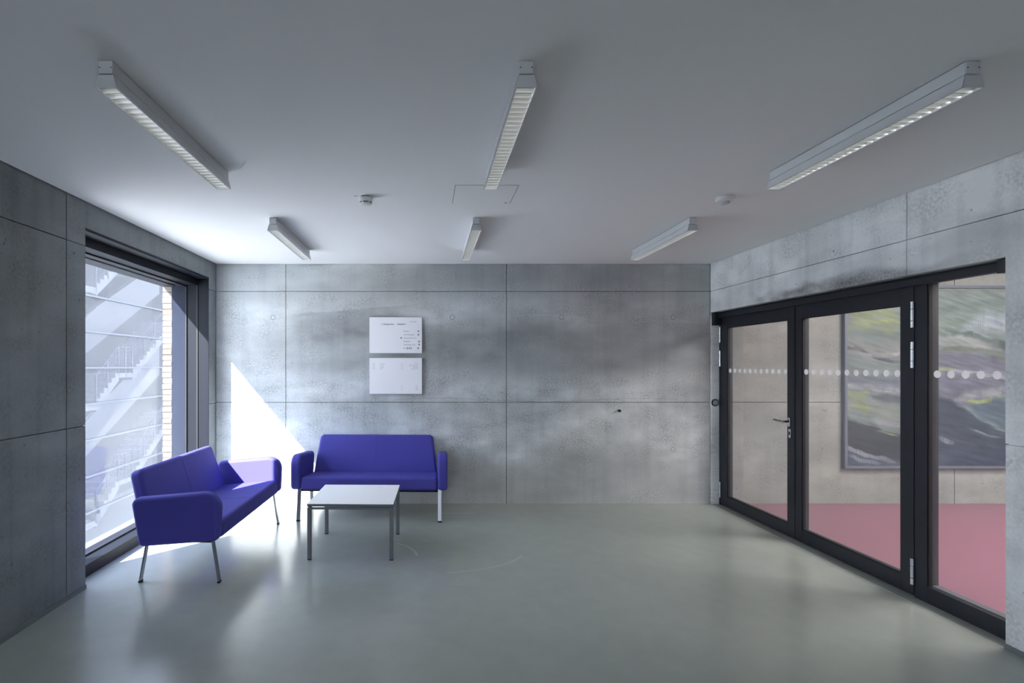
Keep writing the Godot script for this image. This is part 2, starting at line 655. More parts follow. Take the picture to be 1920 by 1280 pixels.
	for x in [wa, wb - 0.07]:
		part(bx(V(x, 0.07, FRONT + 0.12), V(x + 0.07, 2.43, FRONT + 0.18), 0.003), "frame_bar", M.window_metal, tw)
	part(bx(V(wa + 0.07, 0.07, FRONT + 0.145), V(wb - 0.07, 2.43, FRONT + 0.155)), "window_pane", M.window_glass, tw)

	# floor and ceiling
	var fl := setting("floor", "glossy grey-green poured floor of the lobby", "floor")
	var fb := MB.new()
	var fl_lo := V(-2.76, -0.15, BACK - 0.02)
	var fl_hi := V(DOOR_X + 0.05, 0.0, FRONT)
	fb.uvf = func(p): return Vector2((p.x - fl_lo.x) / (fl_hi.x - fl_lo.x), (p.z - fl_lo.z) / (fl_hi.z - fl_lo.z))
	fb.box(fl_lo, fl_hi)
	part(fb, "floor_slab", floor_material(fl_hi.x - fl_lo.x, fl_hi.z - fl_lo.z), fl)
	part(bx(V(RIGHT - 0.006, 0.0, BACK), V(RIGHT + 0.004, 0.0015, DOOR_NEAR)), "joint_strip", mat("a9b0b4", 0.4), fl, "pale joint line along the glazed doors")
	var skirt := mat("6f7577", 0.5)
	var cove := MB.new()
	cove.box(V(LEFT, 0, WIN_NEAR), V(LEFT + 0.008, 0.03, FRONT))
	cove.box(V(RIGHT - 0.008, 0, DOOR_NEAR), V(RIGHT, 0.03, FRONT))
	part(cove, "floor_upstand", skirt, fl)

	var ce := setting("ceiling", "white plastered ceiling with a narrow shadow gap along the walls", "ceiling")
	part(bx(V(LEFT + 0.012, H, BACK + 0.012), V(RIGHT - 0.012, H + 0.06, FRONT), 0.001), "ceiling_board", M.plaster, ce)
	part(bx(V(LEFT - 0.5, 2.77, BACK - 0.35), V(RIGHT + 0.3, 2.95, FRONT + 0.3)), "ceiling_slab", M.dark_gap, ce)


func build_window() -> void:
	var w := setting("window_1", "tall fixed window in a dark metal frame, daylight and stairs behind it", "window")
	var m: Material = M.window_metal
	part(bx(V(-2.75, 0.0, WIN_FAR), V(-2.517, 0.09, WIN_NEAR), 0.003), "sill_bar", m, w)
	part(bx(V(-2.75, 2.43, WIN_FAR), V(-2.517, 2.50, WIN_NEAR), 0.003), "head_bar", m, w)
	part(bx(V(-2.76, 2.50, WIN_FAR), V(LEFT - 0.004, WIN_TOP - 0.001, WIN_NEAR), 0.001), "head_lining", m, w)
	part(bx(V(-2.648, 0.0, WIN_FAR - 0.004), V(LEFT - 0.004, WIN_TOP, WIN_FAR + 0.006), 0.001), "jamb_lining", m, w)
	part(bx(V(-2.80, 0.0, WIN_FAR - 0.004), V(-2.65, WIN_TOP, WIN_FAR + 0.005), 0.001), "outer_jamb", M.outer_metal, w)
	part(bx(V(-2.53, 0.0, WIN_FAR + 0.006), V(-2.515, WIN_TOP, WIN_FAR + 0.014), 0.001), "jamb_seal", M.rubber, w)
	part(bx(V(-2.75, 0.09, WIN_NEAR - 0.07), V(-2.517, 2.43, WIN_NEAR), 0.003), "jamb_bar", m, w)
	part(bx(V(-2.648, 0.09, WIN_FAR + 0.006), V(-2.636, 0.104, WIN_NEAR), 0.001), "glazing_seal", M.rubber, w)
	part(bx(V(-2.648, 2.416, WIN_FAR + 0.006), V(-2.636, 2.43, WIN_NEAR), 0.001), "glazing_seal", M.rubber, w)
	part(bx(V(-2.648, 0.09, WIN_FAR + 0.006), V(-2.636, 2.43, WIN_FAR + 0.018), 0.001), "glazing_seal", M.rubber, w)
	part(bx(V(-2.645, 0.09, WIN_FAR + 0.006), V(-2.639, 2.43, WIN_NEAR - 0.07)), "window_pane", M.window_glass, w)
	part(bx(V(-2.95, 0.0, WIN_FAR), V(-2.75, 0.03, WIN_NEAR), 0.002), "outer_sill", M.ext_grey, w)


# ------------------------------------------------------------------ doors
func hinge(parent: Node3D, x: float, y: float, z: float) -> void:
	var h := part(bx(V(x + 0.004, y - 0.088, z - 0.004), V(x + 0.03, y + 0.088, z + 0.05), 0.003), "hinge", M.slot_black, parent)
	for k in 3:
		var lo: float = y - 0.088 + [0.0, 0.047, 0.126][k]
		var hi: float = y - 0.088 + [0.045, 0.124, 0.176][k]
		var b := MB.new()
		b.xf = Transform3D(Basis(), V(x - 0.008, 0, z))
		b.lathe([Vector2(0.0001, lo), Vector2(0.0115, lo), Vector2(0.0125, lo + 0.001), Vector2(0.0125, hi - 0.001), Vector2(0.0115, hi), Vector2(0.0001, hi)], 16)
		part(b, "hinge_knuckle", M.steel, h, "brushed steel hinge barrel")


func dots(parent: Node3D, z0: float, step: float, count: int) -> void:
	for k in count:
		var b := MB.new()
		b.xf = Transform3D(Basis(Vector3.BACK, PI / 2), V(3.2848, 1.5015, z0 + k * step))
		b.lathe([Vector2(0.0001, 0.0006), Vector2(0.0235, 0.0006), Vector2(0.0245, 0.0)], 24)
		part(b, "marker_dot", M.sticker, parent)


func leaf(called: String, label: String, z_far: float, z_near: float, g_far: float, g_near: float) -> Node3D:
	var d := setting(called, label, "door")
	var x0 := DOOR_X
	var x1 := DOOR_X + 0.065
	part(bx(V(x0, 0.012, z_far), V(x1, 2.096, g_far), 0.002), "stile", M.door_metal, d)
	part(bx(V(x0, 0.012, g_near), V(x1, 2.096, z_near), 0.002), "stile", M.door_metal, d)
	part(bx(V(x0, 0.012, g_far), V(x1, 0.12, g_near), 0.002), "bottom_rail", M.door_metal, d)
	part(bx(V(x0, 1.974, g_far), V(x1, 2.096, g_near), 0.002), "top_rail", M.door_metal, d)
	var seal := MB.new()
	for q in [[0.12, 0.127, g_far, g_near], [1.967, 1.974, g_far, g_near], [0.12, 1.974, g_far, g_far + 0.007], [0.12, 1.974, g_near - 0.007, g_near]]:
		seal.box(V(x0 + 0.006, q[0], q[2]), V(x0 + 0.03, q[1], q[3]))
	part(seal, "glazing_seal", M.rubber, d)
	part(bx(V(3.286, 0.12, g_far), V(3.296, 1.974, g_near)), "glass_pane", M.door_glass, d)
	return d


func build_doors() -> void:
	var f := setting("trim_1", "dark anthracite metal frame around the glazed door front", "door frame")
	part(bx(V(DOOR_X, 2.10, BACK + 0.012), V(3.345, DOOR_TOP, -2.85), 0.002), "head_bar", M.door_metal, f)
	part(bx(V(DOOR_X - 0.045, 2.088, BACK + 0.06), V(DOOR_X, 2.135, DOOR_NEAR - 0.055), 0.003), "closer_rail", M.door_metal, f)
	part(bx(V(RIGHT + 0.01, 2.006, BACK + 0.014), V(DOOR_X, 2.15, BACK + 0.075), 0.003), "closer_end_box", M.door_metal, f)
	part(bx(V(RIGHT + 0.01, 2.072, DOOR_NEAR - 0.055), V(DOOR_X, 2.15, DOOR_NEAR + 0.02), 0.003), "closer_end_box", M.door_metal, f)
	part(bx(V(DOOR_X, 0.0, BACK + 0.012), V(3.345, 2.10, -5.999), 0.002), "jamb_bar", M.door_metal, f)
	part(bx(V(DOOR_X, 0.0, -3.605), V(3.345, 2.10, -3.514), 0.002), "mullion", M.door_metal, f)
	part(bx(V(DOOR_X + 0.02, 0.0, BACK + 0.02), V(3.345, 0.011, -3.605)), "threshold", M.rubber, f)

	var d1 := leaf("door_1", "glazed door leaf with the steel lever handle, beside the back wall", -5.995, -4.787, -5.87, -4.884)
	dots(d1, -5.837, 0.0903, 11)
	for y in [1.901, 1.635, 0.172]:
		hinge(d1, DOOR_X, y, -5.995)
	# handle and keyhole
	var hz := -4.855
	var rose := MB.new()
	rose.xf = Transform3D(Basis(Vector3.UP, -PI / 2), V(DOOR_X, 1.045, hz))
	rose.slab(capsule(0.016, 0.085), 0.008, 0.003, 2)
	var handle := part(rose, "handle_rose", M.steel, d1)
	var path := [V(DOOR_X - 0.005, 1.05, hz), V(DOOR_X - 0.04, 1.05, hz), V(DOOR_X - 0.052, 1.05, hz - 0.006), V(DOOR_X - 0.056, 1.05, hz - 0.02), V(DOOR_X - 0.056, 1.052, hz - 0.08), V(DOOR_X - 0.054, 1.056, hz - 0.135)]
	part(MB.new().tube(path, 0.0095, 12), "lever", M.chrome, handle)
	var key := MB.new()
	key.xf = Transform3D(Basis(Vector3.UP, -PI / 2), V(DOOR_X, 0.945, hz + 0.012))
	key.slab(capsule(0.016, 0.085), 0.008, 0.003, 2)
	var kp := part(key, "keyhole_plate", M.steel, d1)
	var slot := MB.new()
	slot.xf = Transform3D(Basis(Vector3.UP, -PI / 2), V(DOOR_X - 0.008, 0.945, hz + 0.012))
	slot.slab(capsule(0.0065, 0.032), 0.002)
	part(slot, "lock_cylinder", M.slot_black, kp)

	var d2 := leaf("door_2", "wide glazed door leaf with three steel hinges on the mullion side", -4.781, -3.611, -4.695, -3.713)
	dots(d2, -4.662, 0.0907, 11)
	for y in [1.900, 1.629, 0.171]:
		hinge(d2, DOOR_X, y, -3.611)
	part(bx(V(DOOR_X - 0.004, 0.3, -4.79), V(DOOR_X, 2.09, -4.778), 0.001), "meeting_strip", M.rubber, d2)

	var s := setting("window_2", "narrow fixed glass side panel beside the hinged glazed door", "window")
	part(bx(V(DOOR_X, 0.0, -3.514), V(3.345, 0.108, -2.85), 0.002), "bottom_rail", M.door_metal, s)
	part(bx(V(DOOR_X, 0.108, -2.90), V(3.345, 2.10, -2.85), 0.002), "jamb_bar", M.door_metal, s)
	part(bx(V(DOOR_X + 0.006, 0.108, -3.514), V(DOOR_X + 0.03, 2.10, -3.506)), "glazing_seal", M.rubber, s)
	part(bx(V(DOOR_X + 0.03, 0.108, -3.514), V(3.345, 0.116, -2.90)), "glazing_bead", M.ext_metal, s)
	part(bx(V(3.286, 0.108, -3.514), V(3.296, 2.10, -2.90)), "glass_pane", M.door_glass, s)
	dots(s, -3.461, 0.091, 5)


func capsule(r: float, h: float) -> PackedVector2Array:
	var o := PackedVector2Array()
	for i in 13:
		var a := PI * i / 12.0
		o.append(Vector2(cos(a) * r, h / 2 - r + sin(a) * r))
	for i in 13:
		var a := PI + PI * i / 12.0
		o.append(Vector2(cos(a) * r, -h / 2 + r + sin(a) * r))
	return o


# ------------------------------------------------------------------ the corridor behind the glass
func build_corridor() -> void:
	var w := setting("wall_corridor", "warm-lit concrete wall of the corridor behind the glazed doors", "wall")
	var cw := CORR_END - CORR_X
	var cm := concrete(cw, 3.2, 150.0, 83, Color("8b908c"), {"amp": 0.9})
	panels(w, [DOOR_X + 0.07, 5.93, CORR_END], [0.0, 1.143, 2.45, 3.2], [], func(u, y, d): return V(u, y, BACK - d), cm, func(p): return Vector2((p.x - CORR_X) / cw, (3.2 - p.y) / 3.2))
	part(bx(V(RIGHT + 0.2, -0.15, BACK - 0.35), V(CORR_END + 0.3, 3.3, BACK - 0.02)), "wall_core", M.shell, w)
	var e := setting("wall_corridor_end", "plain corridor end wall outside the view", "wall")
	part(bx(V(CORR_END, -0.15, BACK - 0.35), V(CORR_END + 0.3, 3.3, FRONT + 0.3)), "wall_core", mat("b5b0aa", 0.9), e)
	var c := setting("ceiling_corridor", "corridor ceiling outside the view", "ceiling")
	part(bx(V(CORR_X, 3.2, BACK - 0.35), V(CORR_END + 0.3, 3.4, FRONT + 0.3)), "ceiling_slab", M.plaster, c)
	var f := setting("floor_corridor", "pink poured floor of the corridor", "floor")
	part(bx(V(DOOR_X + 0.05, -0.15, BACK - 0.02), V(CORR_END, 0.0, FRONT)), "floor_slab", M.pink_floor, f)
	var glow := mat("ffffff", 0.5)
	glow.emission_enabled = true
	glow.emission = Color(1.0, 0.985, 0.965)
	glow.emission_energy_multiplier = 0.6
	for q in [[6.0, -3.6, "large square luminous ceiling panel of the corridor, in front of the painting"], [6.0, -0.4, "large square luminous ceiling panel of the corridor, further from the painting"]]:
		var l := thing("corridor_light", q[2], "ceiling light", V(q[0], 3.17, q[1]), 0.0, "corridor ceiling lights")
		part(bx(V(-1.03, -0.06, -1.03), V(1.03, 0.0, 1.03), 0.004), "housing", M.lamp_white, l)
		part(bx(V(-1.0, -0.066, -1.0), V(1.0, -0.06, 1.0)), "diffuser", glow, l)
		var a := AreaLight3D.new()
		a.name = "lamp_light"
		a.area_size = Vector2(2.0, 2.0)
		a.light_color = Color(1.0, 0.985, 0.965)
		a.light_energy = 5.0
		a.shadow_enabled = true
		l.add_child(a)
		a.position.y = -0.07
		a.rotation.x = -PI / 2
	build_painting()


func build_painting() -> void:
	var x0 := 4.657
	var x1 := 7.6
	var y0 := 0.403
	var y1 := 2.453
	var p := thing("painting", "large abstract oil painting in grey, green and slate strokes on the corridor wall", "painting", V((x0 + x1) / 2, y0, BACK))
	var hw := (x1 - x0) / 2
	var hh := y1 - y0
	var fr := 0.03
	for q in [[-hw, 0.0, -hw + fr, hh], [hw - fr, 0.0, hw, hh], [-hw + fr, 0.0, hw - fr, fr], [-hw + fr, hh - fr, hw - fr, hh]]:
		part(bx(V(q[0], q[1], 0.0), V(q[2], q[3], 0.05), 0.002), "frame_bar", M.picture_frame, p)
	var b := MB.new()
	b.uvf = func(v): return Vector2((v.x + hw) / (2 * hw), (hh - v.y) / hh)
	b.box(V(-hw + fr, fr, 0.005), V(hw - fr, hh - fr, 0.035))
	var m := mat("ffffff", 0.55)
	m.albedo_texture = ImageTexture.create_from_image(paint(1060, 738))
	part(b, "canvas", m, p)


func edge(pts: Array, x: float) -> float:
	for i in pts.size() - 1:
		if x <= pts[i + 1][0] or i == pts.size() - 2:
			var f: float = clampf((x - pts[i][0]) / (pts[i + 1][0] - pts[i][0]), 0.0, 1.0)
			return lerpf(pts[i][1], pts[i + 1][1], f)
	return 0.0


# brush strokes: each stroke is a curve with a width, a colour and ragged edges
func paint(W: int, Hh: int) -> Image:
	var warp := noise(201, 0.006, 3)
	var hair := noise(202, 0.03, 4)
	var tone := noise(203, 0.004, 3)
	var px := PackedVector3Array()
	px.resize(W * Hh)
	for y in Hh:
		for x in W:
			var k := tone.get_noise_2d(x * 0.7, y * 1.8 - x * 0.5)
			var s := hair.get_noise_2d((x + y * 0.4) * 0.16, (y - x * 0.25) * 1.6)
			px[y * W + x] = Vector3(0.56, 0.60, 0.585) * (1.0 + 0.16 * k + 0.13 * s)
	# x, y in fractions of the canvas; [points, half width, colour, softness]
	var S := [
		[[[0.0, 0.05], [0.5, 0.07], [1.0, 0.1]], 0.10, "98a39b", 0.6],
		[[[0.02, 0.14], [0.12, 0.13], [0.22, 0.20]], 0.045, "a9b27a", 0.9],
		[[[0.01, 0.22], [0.09, 0.20], [0.2, 0.24]], 0.05, "a3ab82", 0.9],
		[[[0.06, 0.19], [0.12, 0.205], [0.19, 0.19]], 0.012, "b3bb7c", 0.8],
		[[[0.3, 0.10], [0.5, 0.14], [0.8, 0.10]], 0.06, "8f9b93", 0.8],
		[[[0.36, 0.13], [0.55, 0.09], [0.66, 0.12]], 0.02, "7f8d86", 0.6],
		[[[0.44, 0.24], [0.55, 0.20], [0.75, 0.23]], 0.055, "b9bec7", 0.7],
		[[[0.36, 0.25], [0.5, 0.28], [0.64, 0.33], [0.9, 0.4]], 0.022, "62706c", 0.5],
		[[[0.3, 0.31], [0.45, 0.30], [0.6, 0.35]], 0.03, "b0b0ac", 0.6],
		[[[0.0, 0.30], [0.1, 0.36], [0.2, 0.34], [0.3, 0.38]], 0.06, "9c9b96", 0.8],
		[[[0.0, 0.33], [0.06, 0.35], [0.12, 0.39], [0.22, 0.42]], 0.011, "5a5c69", 0.4],
		[[[0.05, 0.37], [0.15, 0.38], [0.28, 0.35]], 0.012, "bdb9b6", 0.6],
		[[[0.34, 0.38], [0.5, 0.41], [0.66, 0.47], [0.9, 0.56]], 0.04, "7e7c8a", 0.5],
		[[[0.34, 0.36], [0.5, 0.35], [0.7, 0.43]], 0.014, "7d8174", 0.5],
		[[[0.36, 0.46], [0.46, 0.47], [0.66, 0.52]], 0.009, "c6c4cc", 0.3],
		[[[0.34, 0.45], [0.42, 0.46]], 0.009, "acb37c", 0.5],
		[[[0.34, 0.51], [0.5, 0.56], [0.7, 0.6]], 0.06, "757383", 0.5],
		[[[0.42, 0.63], [0.5, 0.59], [0.64, 0.57]], 0.028, "a3a2a6", 0.6],
		[[[0.0, 0.50], [0.12, 0.52], [0.26, 0.50]], 0.03, "7f8590", 0.7],
		[[[0.0, 0.545], [0.12, 0.56], [0.25, 0.585]], 0.017, "b9b7b9", 0.5],
		[[[0.1, 0.6], [0.2, 0.62], [0.3, 0.64]], 0.02, "63646e", 0.5],
		[[[0.0, 0.57], [0.05, 0.60], [0.1, 0.59]], 0.018, "acb478", 0.9],
		[[[0.0, 0.67], [0.1, 0.66], [0.22, 0.72]], 0.045, "a6a89a", 0.7],
		[[[0.04, 0.65], [0.1, 0.66]], 0.03, "a9b279", 0.9],
		[[[0.1, 0.72], [0.18, 0.76], [0.3, 0.78]], 0.02, "b5b2b4", 0.5],
		[[[0.46, 0.635], [0.55, 0.625], [0.62, 0.60]], 0.013, "b0b86e", 0.4],
		[[[0.5, 0.66], [0.64, 0.68], [0.9, 0.74]], 0.06, "5f7380", 0.5],
		[[[0.34, 0.63], [0.42, 0.66], [0.5, 0.74], [0.64, 0.80], [0.95, 0.9]], 0.06, "434f5f", 0.3],
		[[[0.3, 0.76], [0.5, 0.86], [0.9, 0.98]], 0.13, "424d5e", 0.3],
		[[[0.3, 0.95], [0.5, 0.97], [1.0, 1.0]], 0.1, "4b5769", 0.5],
		[[[0.0, 0.74], [0.08, 0.77], [0.16, 0.82], [0.3, 0.86]], 0.05, "41464f", 0.3],
		[[[0.0, 0.82], [0.1, 0.86], [0.3, 0.92]], 0.06, "444b58", 0.4],
		[[[0.12, 0.79], [0.18, 0.815], [0.21, 0.825]], 0.006, "a3aa72", 0.4],
		[[[0.0, 0.95], [0.12, 0.97], [0.3, 0.98]], 0.05, "596273", 0.5],
		[[[0.0, 0.875], [0.08, 0.92], [0.2, 0.96]], 0.013, "b4b7bf", 0.4],
		[[[0.02, 0.93], [0.08, 0.955], [0.14, 0.97]], 0.014, "a6abb6", 0.5],
		[[[0.36, 0.83], [0.42, 0.86]], 0.015, "9fa6b1", 0.6],
		[[[0.48, 0.78], [0.55, 0.82], [0.6, 0.825]], 0.006, "8f9cab", 0.5],
		[[[0.68, 0.3], [0.85, 0.5], [1.0, 0.55]], 0.08, "8a8f92", 0.7],
	]
	# large areas of colour between an upper and a lower edge, given as [x, y] points
	var areas := [
		[[[0.0, 0.0], [0.5, 0.0], [1.0, 0.0]], [[0.0, 0.2], [0.3, 0.28], [0.66, 0.3], [1.0, 0.45]], "8f9c92", 0.05],
		[[[0.0, 0.48], [0.24, 0.55], [0.3, 0.5]], [[0.0, 0.54], [0.24, 0.62], [0.3, 0.6]], "858b93", 0.03],
		[[[0.3, 0.35], [0.5, 0.38], [0.66, 0.47], [1.0, 0.55]], [[0.3, 0.62], [0.45, 0.66], [0.66, 0.68], [1.0, 0.75]], "7f7e8b", 0.03],
		[[[0.47, 0.63], [0.56, 0.63], [1.0, 0.66]], [[0.47, 0.68], [0.66, 0.84], [1.0, 0.95]], "5d717e", 0.02],
		[[[0.3, 0.66], [0.365, 0.612], [0.41, 0.625], [0.45, 0.66], [0.5, 0.72], [0.56, 0.765], [0.63, 0.81], [1.0, 0.95]], [[0.3, 1.1], [1.0, 1.1]], "3f4a5a", 0.012],
		[[[0.3, 0.9], [0.45, 0.87], [0.66, 0.93], [1.0, 1.0]], [[0.3, 1.1], [1.0, 1.1]], "4a566a", 0.06],
		[[[0.0, 0.715], [0.05, 0.735], [0.1, 0.76], [0.16, 0.795], [0.3, 0.84]], [[0.0, 0.90], [0.1, 0.955], [0.3, 1.0]], "3e434d", 0.012],
		[[[0.0, 0.90], [0.1, 0.955], [0.3, 1.0]], [[0.0, 1.1], [0.3, 1.1]], "6b7280", 0.03],
	]
	for q in areas:
		var col := Color(q[2])
		var c := Vector3(col.r, col.g, col.b)
		for x in range(int(q[0][0][0] * W), mini(W, int(q[0][q[0].size() - 1][0] * W))):
			var ya := edge(q[0], float(x) / W) * Hh + warp.get_noise_2d(x * 1.5, 50.0) * 12.0
			var yb := edge(q[1], float(x) / W) * Hh + warp.get_noise_2d(x * 1.5, 950.0) * 12.0
			var fa := smoothstep(0.0, 0.035, float(x) / W - q[0][0][0] + (1.0 if q[0][0][0] == 0.0 else 0.0))
			for y in range(maxi(0, int(ya) - 40), mini(Hh, int(yb) + 40)):
				var s := hair.get_noise_2d((x + y * 0.4) * 0.22, (y - x * 0.3) * 1.5)
				var e: float = q[3] * Hh
				var k := smoothstep(-e, e, y - ya + s * 14.0) * smoothstep(-e, e, yb - y + s * 14.0) * 0.93 * fa
				px[y * W + x] = px[y * W + x].lerp(c * (1.0 + 0.3 * s), k)
	for q in S:
		if Color(q[2]).get_luminance() < 0.36:
			continue
		var pts := PackedVector2Array()
		for i in q[0].size():
			pts.append(Vector2(q[0][i][0] * W, q[0][i][1] * Hh))
		var curve := Curve2D.new()
		for i in pts.size():
			var d := (pts[mini(i + 1, pts.size() - 1)] - pts[maxi(i - 1, 0)]) * 0.17
			curve.add_point(pts[i], -d, d)
		var fine := curve.get_baked_points()
		var ys := {}
		for f in fine:
			ys[int(f.x)] = f.y
		var hw: float = q[1] * Hh
		var col := Color(q[2])
		var c := Vector3(col.r, col.g, col.b)
		var soft: float = q[3]
		var xa := int(pts[0].x)
		var xb := int(pts[pts.size() - 1].x)
		var span := maxf(xb - xa, 1.0)
		for x in range(maxi(xa, 0), mini(xb + 1, W)):
			var yc: float = ys.get(x, ys.get(x - 1, ys.get(x + 1, -1.0)))
			if yc < 0.0:
				continue
			var f := (x - xa) / span
			var ends := 1.0 if xb > W * 0.9 and f > 0.5 or xa < 4 and f < 0.5 else clampf(minf(f, 1.0 - f) * 5.0, 0.0, 1.0)
			var hx := hw * (0.35 + 0.65 * sqrt(ends))
			var w0 := warp.get_noise_2d(x * 1.3, yc) * hw * 0.8
			for y in range(maxi(0, int(yc - hx * 1.9)), mini(Hh, int(yc + hx * 1.9) + 1)):
				var s := hair.get_noise_2d((x + y * 0.4) * 0.22, (y - x * 0.3) * 1.5)
				var dd := absf(y - yc - w0 + warp.get_noise_2d(x * 2.0, y * 3.0 + 900.0) * hx * 0.5) / hx
				var k := smoothstep(1.12 + 0.4 * soft, 0.85 - 0.75 * soft, dd + 0.45 * s) * (0.35 + 0.65 * ends)
				px[y * W + x] = px[y * W + x].lerp(c * (1.0 + 0.22 * s), k)
	var d8 := PackedByteArray()
	d8.resize(W * Hh * 3)
	for i in W * Hh:
		for k in 3:
			d8[i * 3 + k] = clampi(int(px[i][k] * [182.0, 193.0, 198.0][k]), 0, 255)
	return Image.create_from_data(W, Hh, false, Image.FORMAT_RGB8, d8)


# ------------------------------------------------------------------ outside the window
func build_outside() -> void:
	var g := MeshInstance3D.new()
	g.name = "courtyard_ground"
	g.mesh = bx(V(-60, -4.5, -60), V(60, -4.2, 60)).done()
	g.material_override = M.ext_ground
	add_child(g)
	tag(g, "pale paved courtyard ground below the window", "ground", "", "structure")
	var fx := -9.4
	var z0 := -27.0
	var z1 := -12.5
	var top := 8.6
	var b := thing("stair_building", "pale glazed stairwell building across the courtyard, seen through the tall window", "building", V(0, -4.2, 0))
	var g0 := 4.2   # the thing stands on the courtyard, so heights are counted from there
	part(bx(V(-14.3, 0, z0), V(-13.9, top + g0, z1)), "back_wall", M.ext_wall, b)
	part(bx(V(-14.3, 0, z0 - 0.3), V(fx - 0.1, top + g0, z0)), "end_wall", M.ext_wall, b)
	part(bx(V(-14.3, top + g0, z0 - 0.3), V(fx + 0.1, top + g0 + 0.3, z1 + 0.3)), "roof", M.ext_grey, b)
	part(bx(V(-14.3, 0, z1), V(fx - 0.1, top + g0, z1 + 0.3)), "end_wall", M.ext_wall, b)
	var pitch := 1.0
	for k in 14:
		var y := g0 - 3.505 + k * pitch - 0.03
		if y > top + g0 - 0.2:
			break
		part(bx(V(fx - 0.06, y, z0), V(fx + 0.05, y + 0.055, z1), 0.004), "transom", M.ext_transom, b)
		for s in 3:
			var za := z0 + (z1 - z0) * s / 3.0
			var zb := z0 + (z1 - z0) * (s + 1) / 3.0
			part(bx(V(fx - 0.012, y + 0.055, za + 0.006), V(fx, y + pitch, zb - 0.006)), "facade_pane", M.ext_glass, b)
	# stairs: three storeys of a straight stair that rises away from the viewer
	for k in [-1, 0, 1]:
		var y: float = g0 + 0.34 + k * 3.7
		flight(b, -11.8, -10.6, -17.1, y, -18.35, y + 0.96, 6)
		part(bx(V(-11.8, y + 0.80, -19.2), V(-10.6, y + 0.96, -18.35), 0.003), "landing", M.ext_white, b)
		flight(b, -11.8, -10.6, -19.2, y + 0.96, -22.3, y + 3.0, 13)
		part(bx(V(-11.8, y + 2.84, -24.5), V(-10.6, y + 3.0, -22.3), 0.003), "landing", M.ext_white, b)
		part(bx(V(-13.9, y - 0.2, -17.1), V(-10.6, y, -13.0), 0.003), "landing", M.ext_white, b)
		railing(b, -10.62, [V(0, y, -17.1), V(0, y + 0.96, -18.35), V(0, y + 0.96, -19.2), V(0, y + 3.0, -22.3)])
		# the return flight on the far side, with a solid parapet
		var o := PackedVector2Array([Vector2(-17.3, y + 0.6), Vector2(-24.5, y + 4.5), Vector2(-24.5, y + 5.9), Vector2(-17.3, y + 2.0)])
		var mb := MB.new()
		mb.xf = Transform3D(Basis(V(0, 0, 1), V(0, 1, 0), V(-1, 0, 0)), V(-12.3, 0, 0))
		mb.slab(o, 0.25, 0.0)
		part(mb, "parapet", M.ext_white, b)
		for q in [-16.9, -19.6]:
			part(bx(V(-13.85, y + 1.9, q), V(-13.78, y + 3.1, q + 0.07), 0.003), "tube_light_fitting", M.ext_white, b)
		# the kinked wall handrail
		var yy := y + 1.75
		part(MB.new().tube([V(-12.1, yy, -15.8), V(-12.1, yy + 0.5, -17.0), V(-12.1, yy + 0.5, -17.9), V(-12.1, yy + 1.55, -19.5)], 0.03, 6), "wall_handrail", M.ext_white, b)


func flight(b: Node3D, xa: float, xb: float, za: float, ya: float, zb: float, yb: float, steps: int) -> void:
	var o := PackedVector2Array()
	var dz := (zb - za) / steps
	var dy := (yb - ya) / steps
	for i in steps:
		o.append(Vector2(za + dz * i, ya + dy * i))
		o.append(Vector2(za + dz * i, ya + dy * (i + 1)))
	o.append(Vector2(zb, yb))
	o.append(Vector2(zb, yb - 0.26))
	o.append(Vector2(za, ya - 0.26))
	var mb := MB.new()
	mb.xf = Transform3D(Basis(V(0, 0, 1), V(0, 1, 0), V(-1, 0, 0)), V(xb, 0, 0))
	mb.slab(o, xb - xa)
	part(mb, "stair_flight", M.ext_white, b)


func railing(b: Node3D, x: float, path: Array) -> void:
	for k in 7:
		var up := 0.15 + k * 0.125
		var p := []
		for q in path:
			p.append(V(x, q.y + up, q.z))
		part(MB.new().tube(p, 0.022 if k == 6 else 0.009, 6), "handrail" if k == 6 else "rail", M.ext_metal, b)
	for i in path.size() - 1:
		var n := 2 if i != 2 else 4
		for j in n:
			var q: Vector3 = path[i].lerp(path[i + 1], float(j) / n)
			part(bx(V(x - 0.02, q.y - 0.1, q.z - 0.025), V(x + 0.02, q.y + 0.9, q.z + 0.025)), "post", M.ext_metal, b)


# ------------------------------------------------------------------ sofas
func build_sofas() -> void:
	var s := make_sofa("sofa", "violet-blue two-seat sofa standing in front of the back wall below the signs")
	s.position = V(-0.588, 0, -5.632)
	s.rotation.y = -0.029
	s.set_meta("group", "violet sofas")
	var c: Node3D = s.duplicate()
	c.name = numbered("sofa")
	add_child(c)
	c.position = V(-1.7755, 0, -4.564)
	c.rotation.y = deg_to_rad(88.98)
	c.set_meta("label", "violet-blue two-seat sofa seen from its end, standing along the tall window")


func rounded(pts: Array, radii: Array, seg := 6) -> PackedVector2Array:
	var o := PackedVector2Array()
	var k := pts.size()
	for i in k:
		var p: Vector2 = pts[i]
		var a := ((pts[(i - 1 + k) % k] as Vector2) - p).normalized()
		var b := ((pts[(i + 1) % k] as Vector2) - p).normalized()
		var r: float = radii[i]
		var half := acos(clampf(a.dot(b), -1, 1)) / 2.0
		var l := r / tan(half)
		var c := p + (a + b).normalized() * (r / sin(half))
		var from := (p + a * l - c).angle()
		var turn := angle_difference(from, (p + b * l - c).angle())
		for j in seg + 1:
			o.append(c + Vector2.from_angle(from + turn * j / seg) * r)
	return o


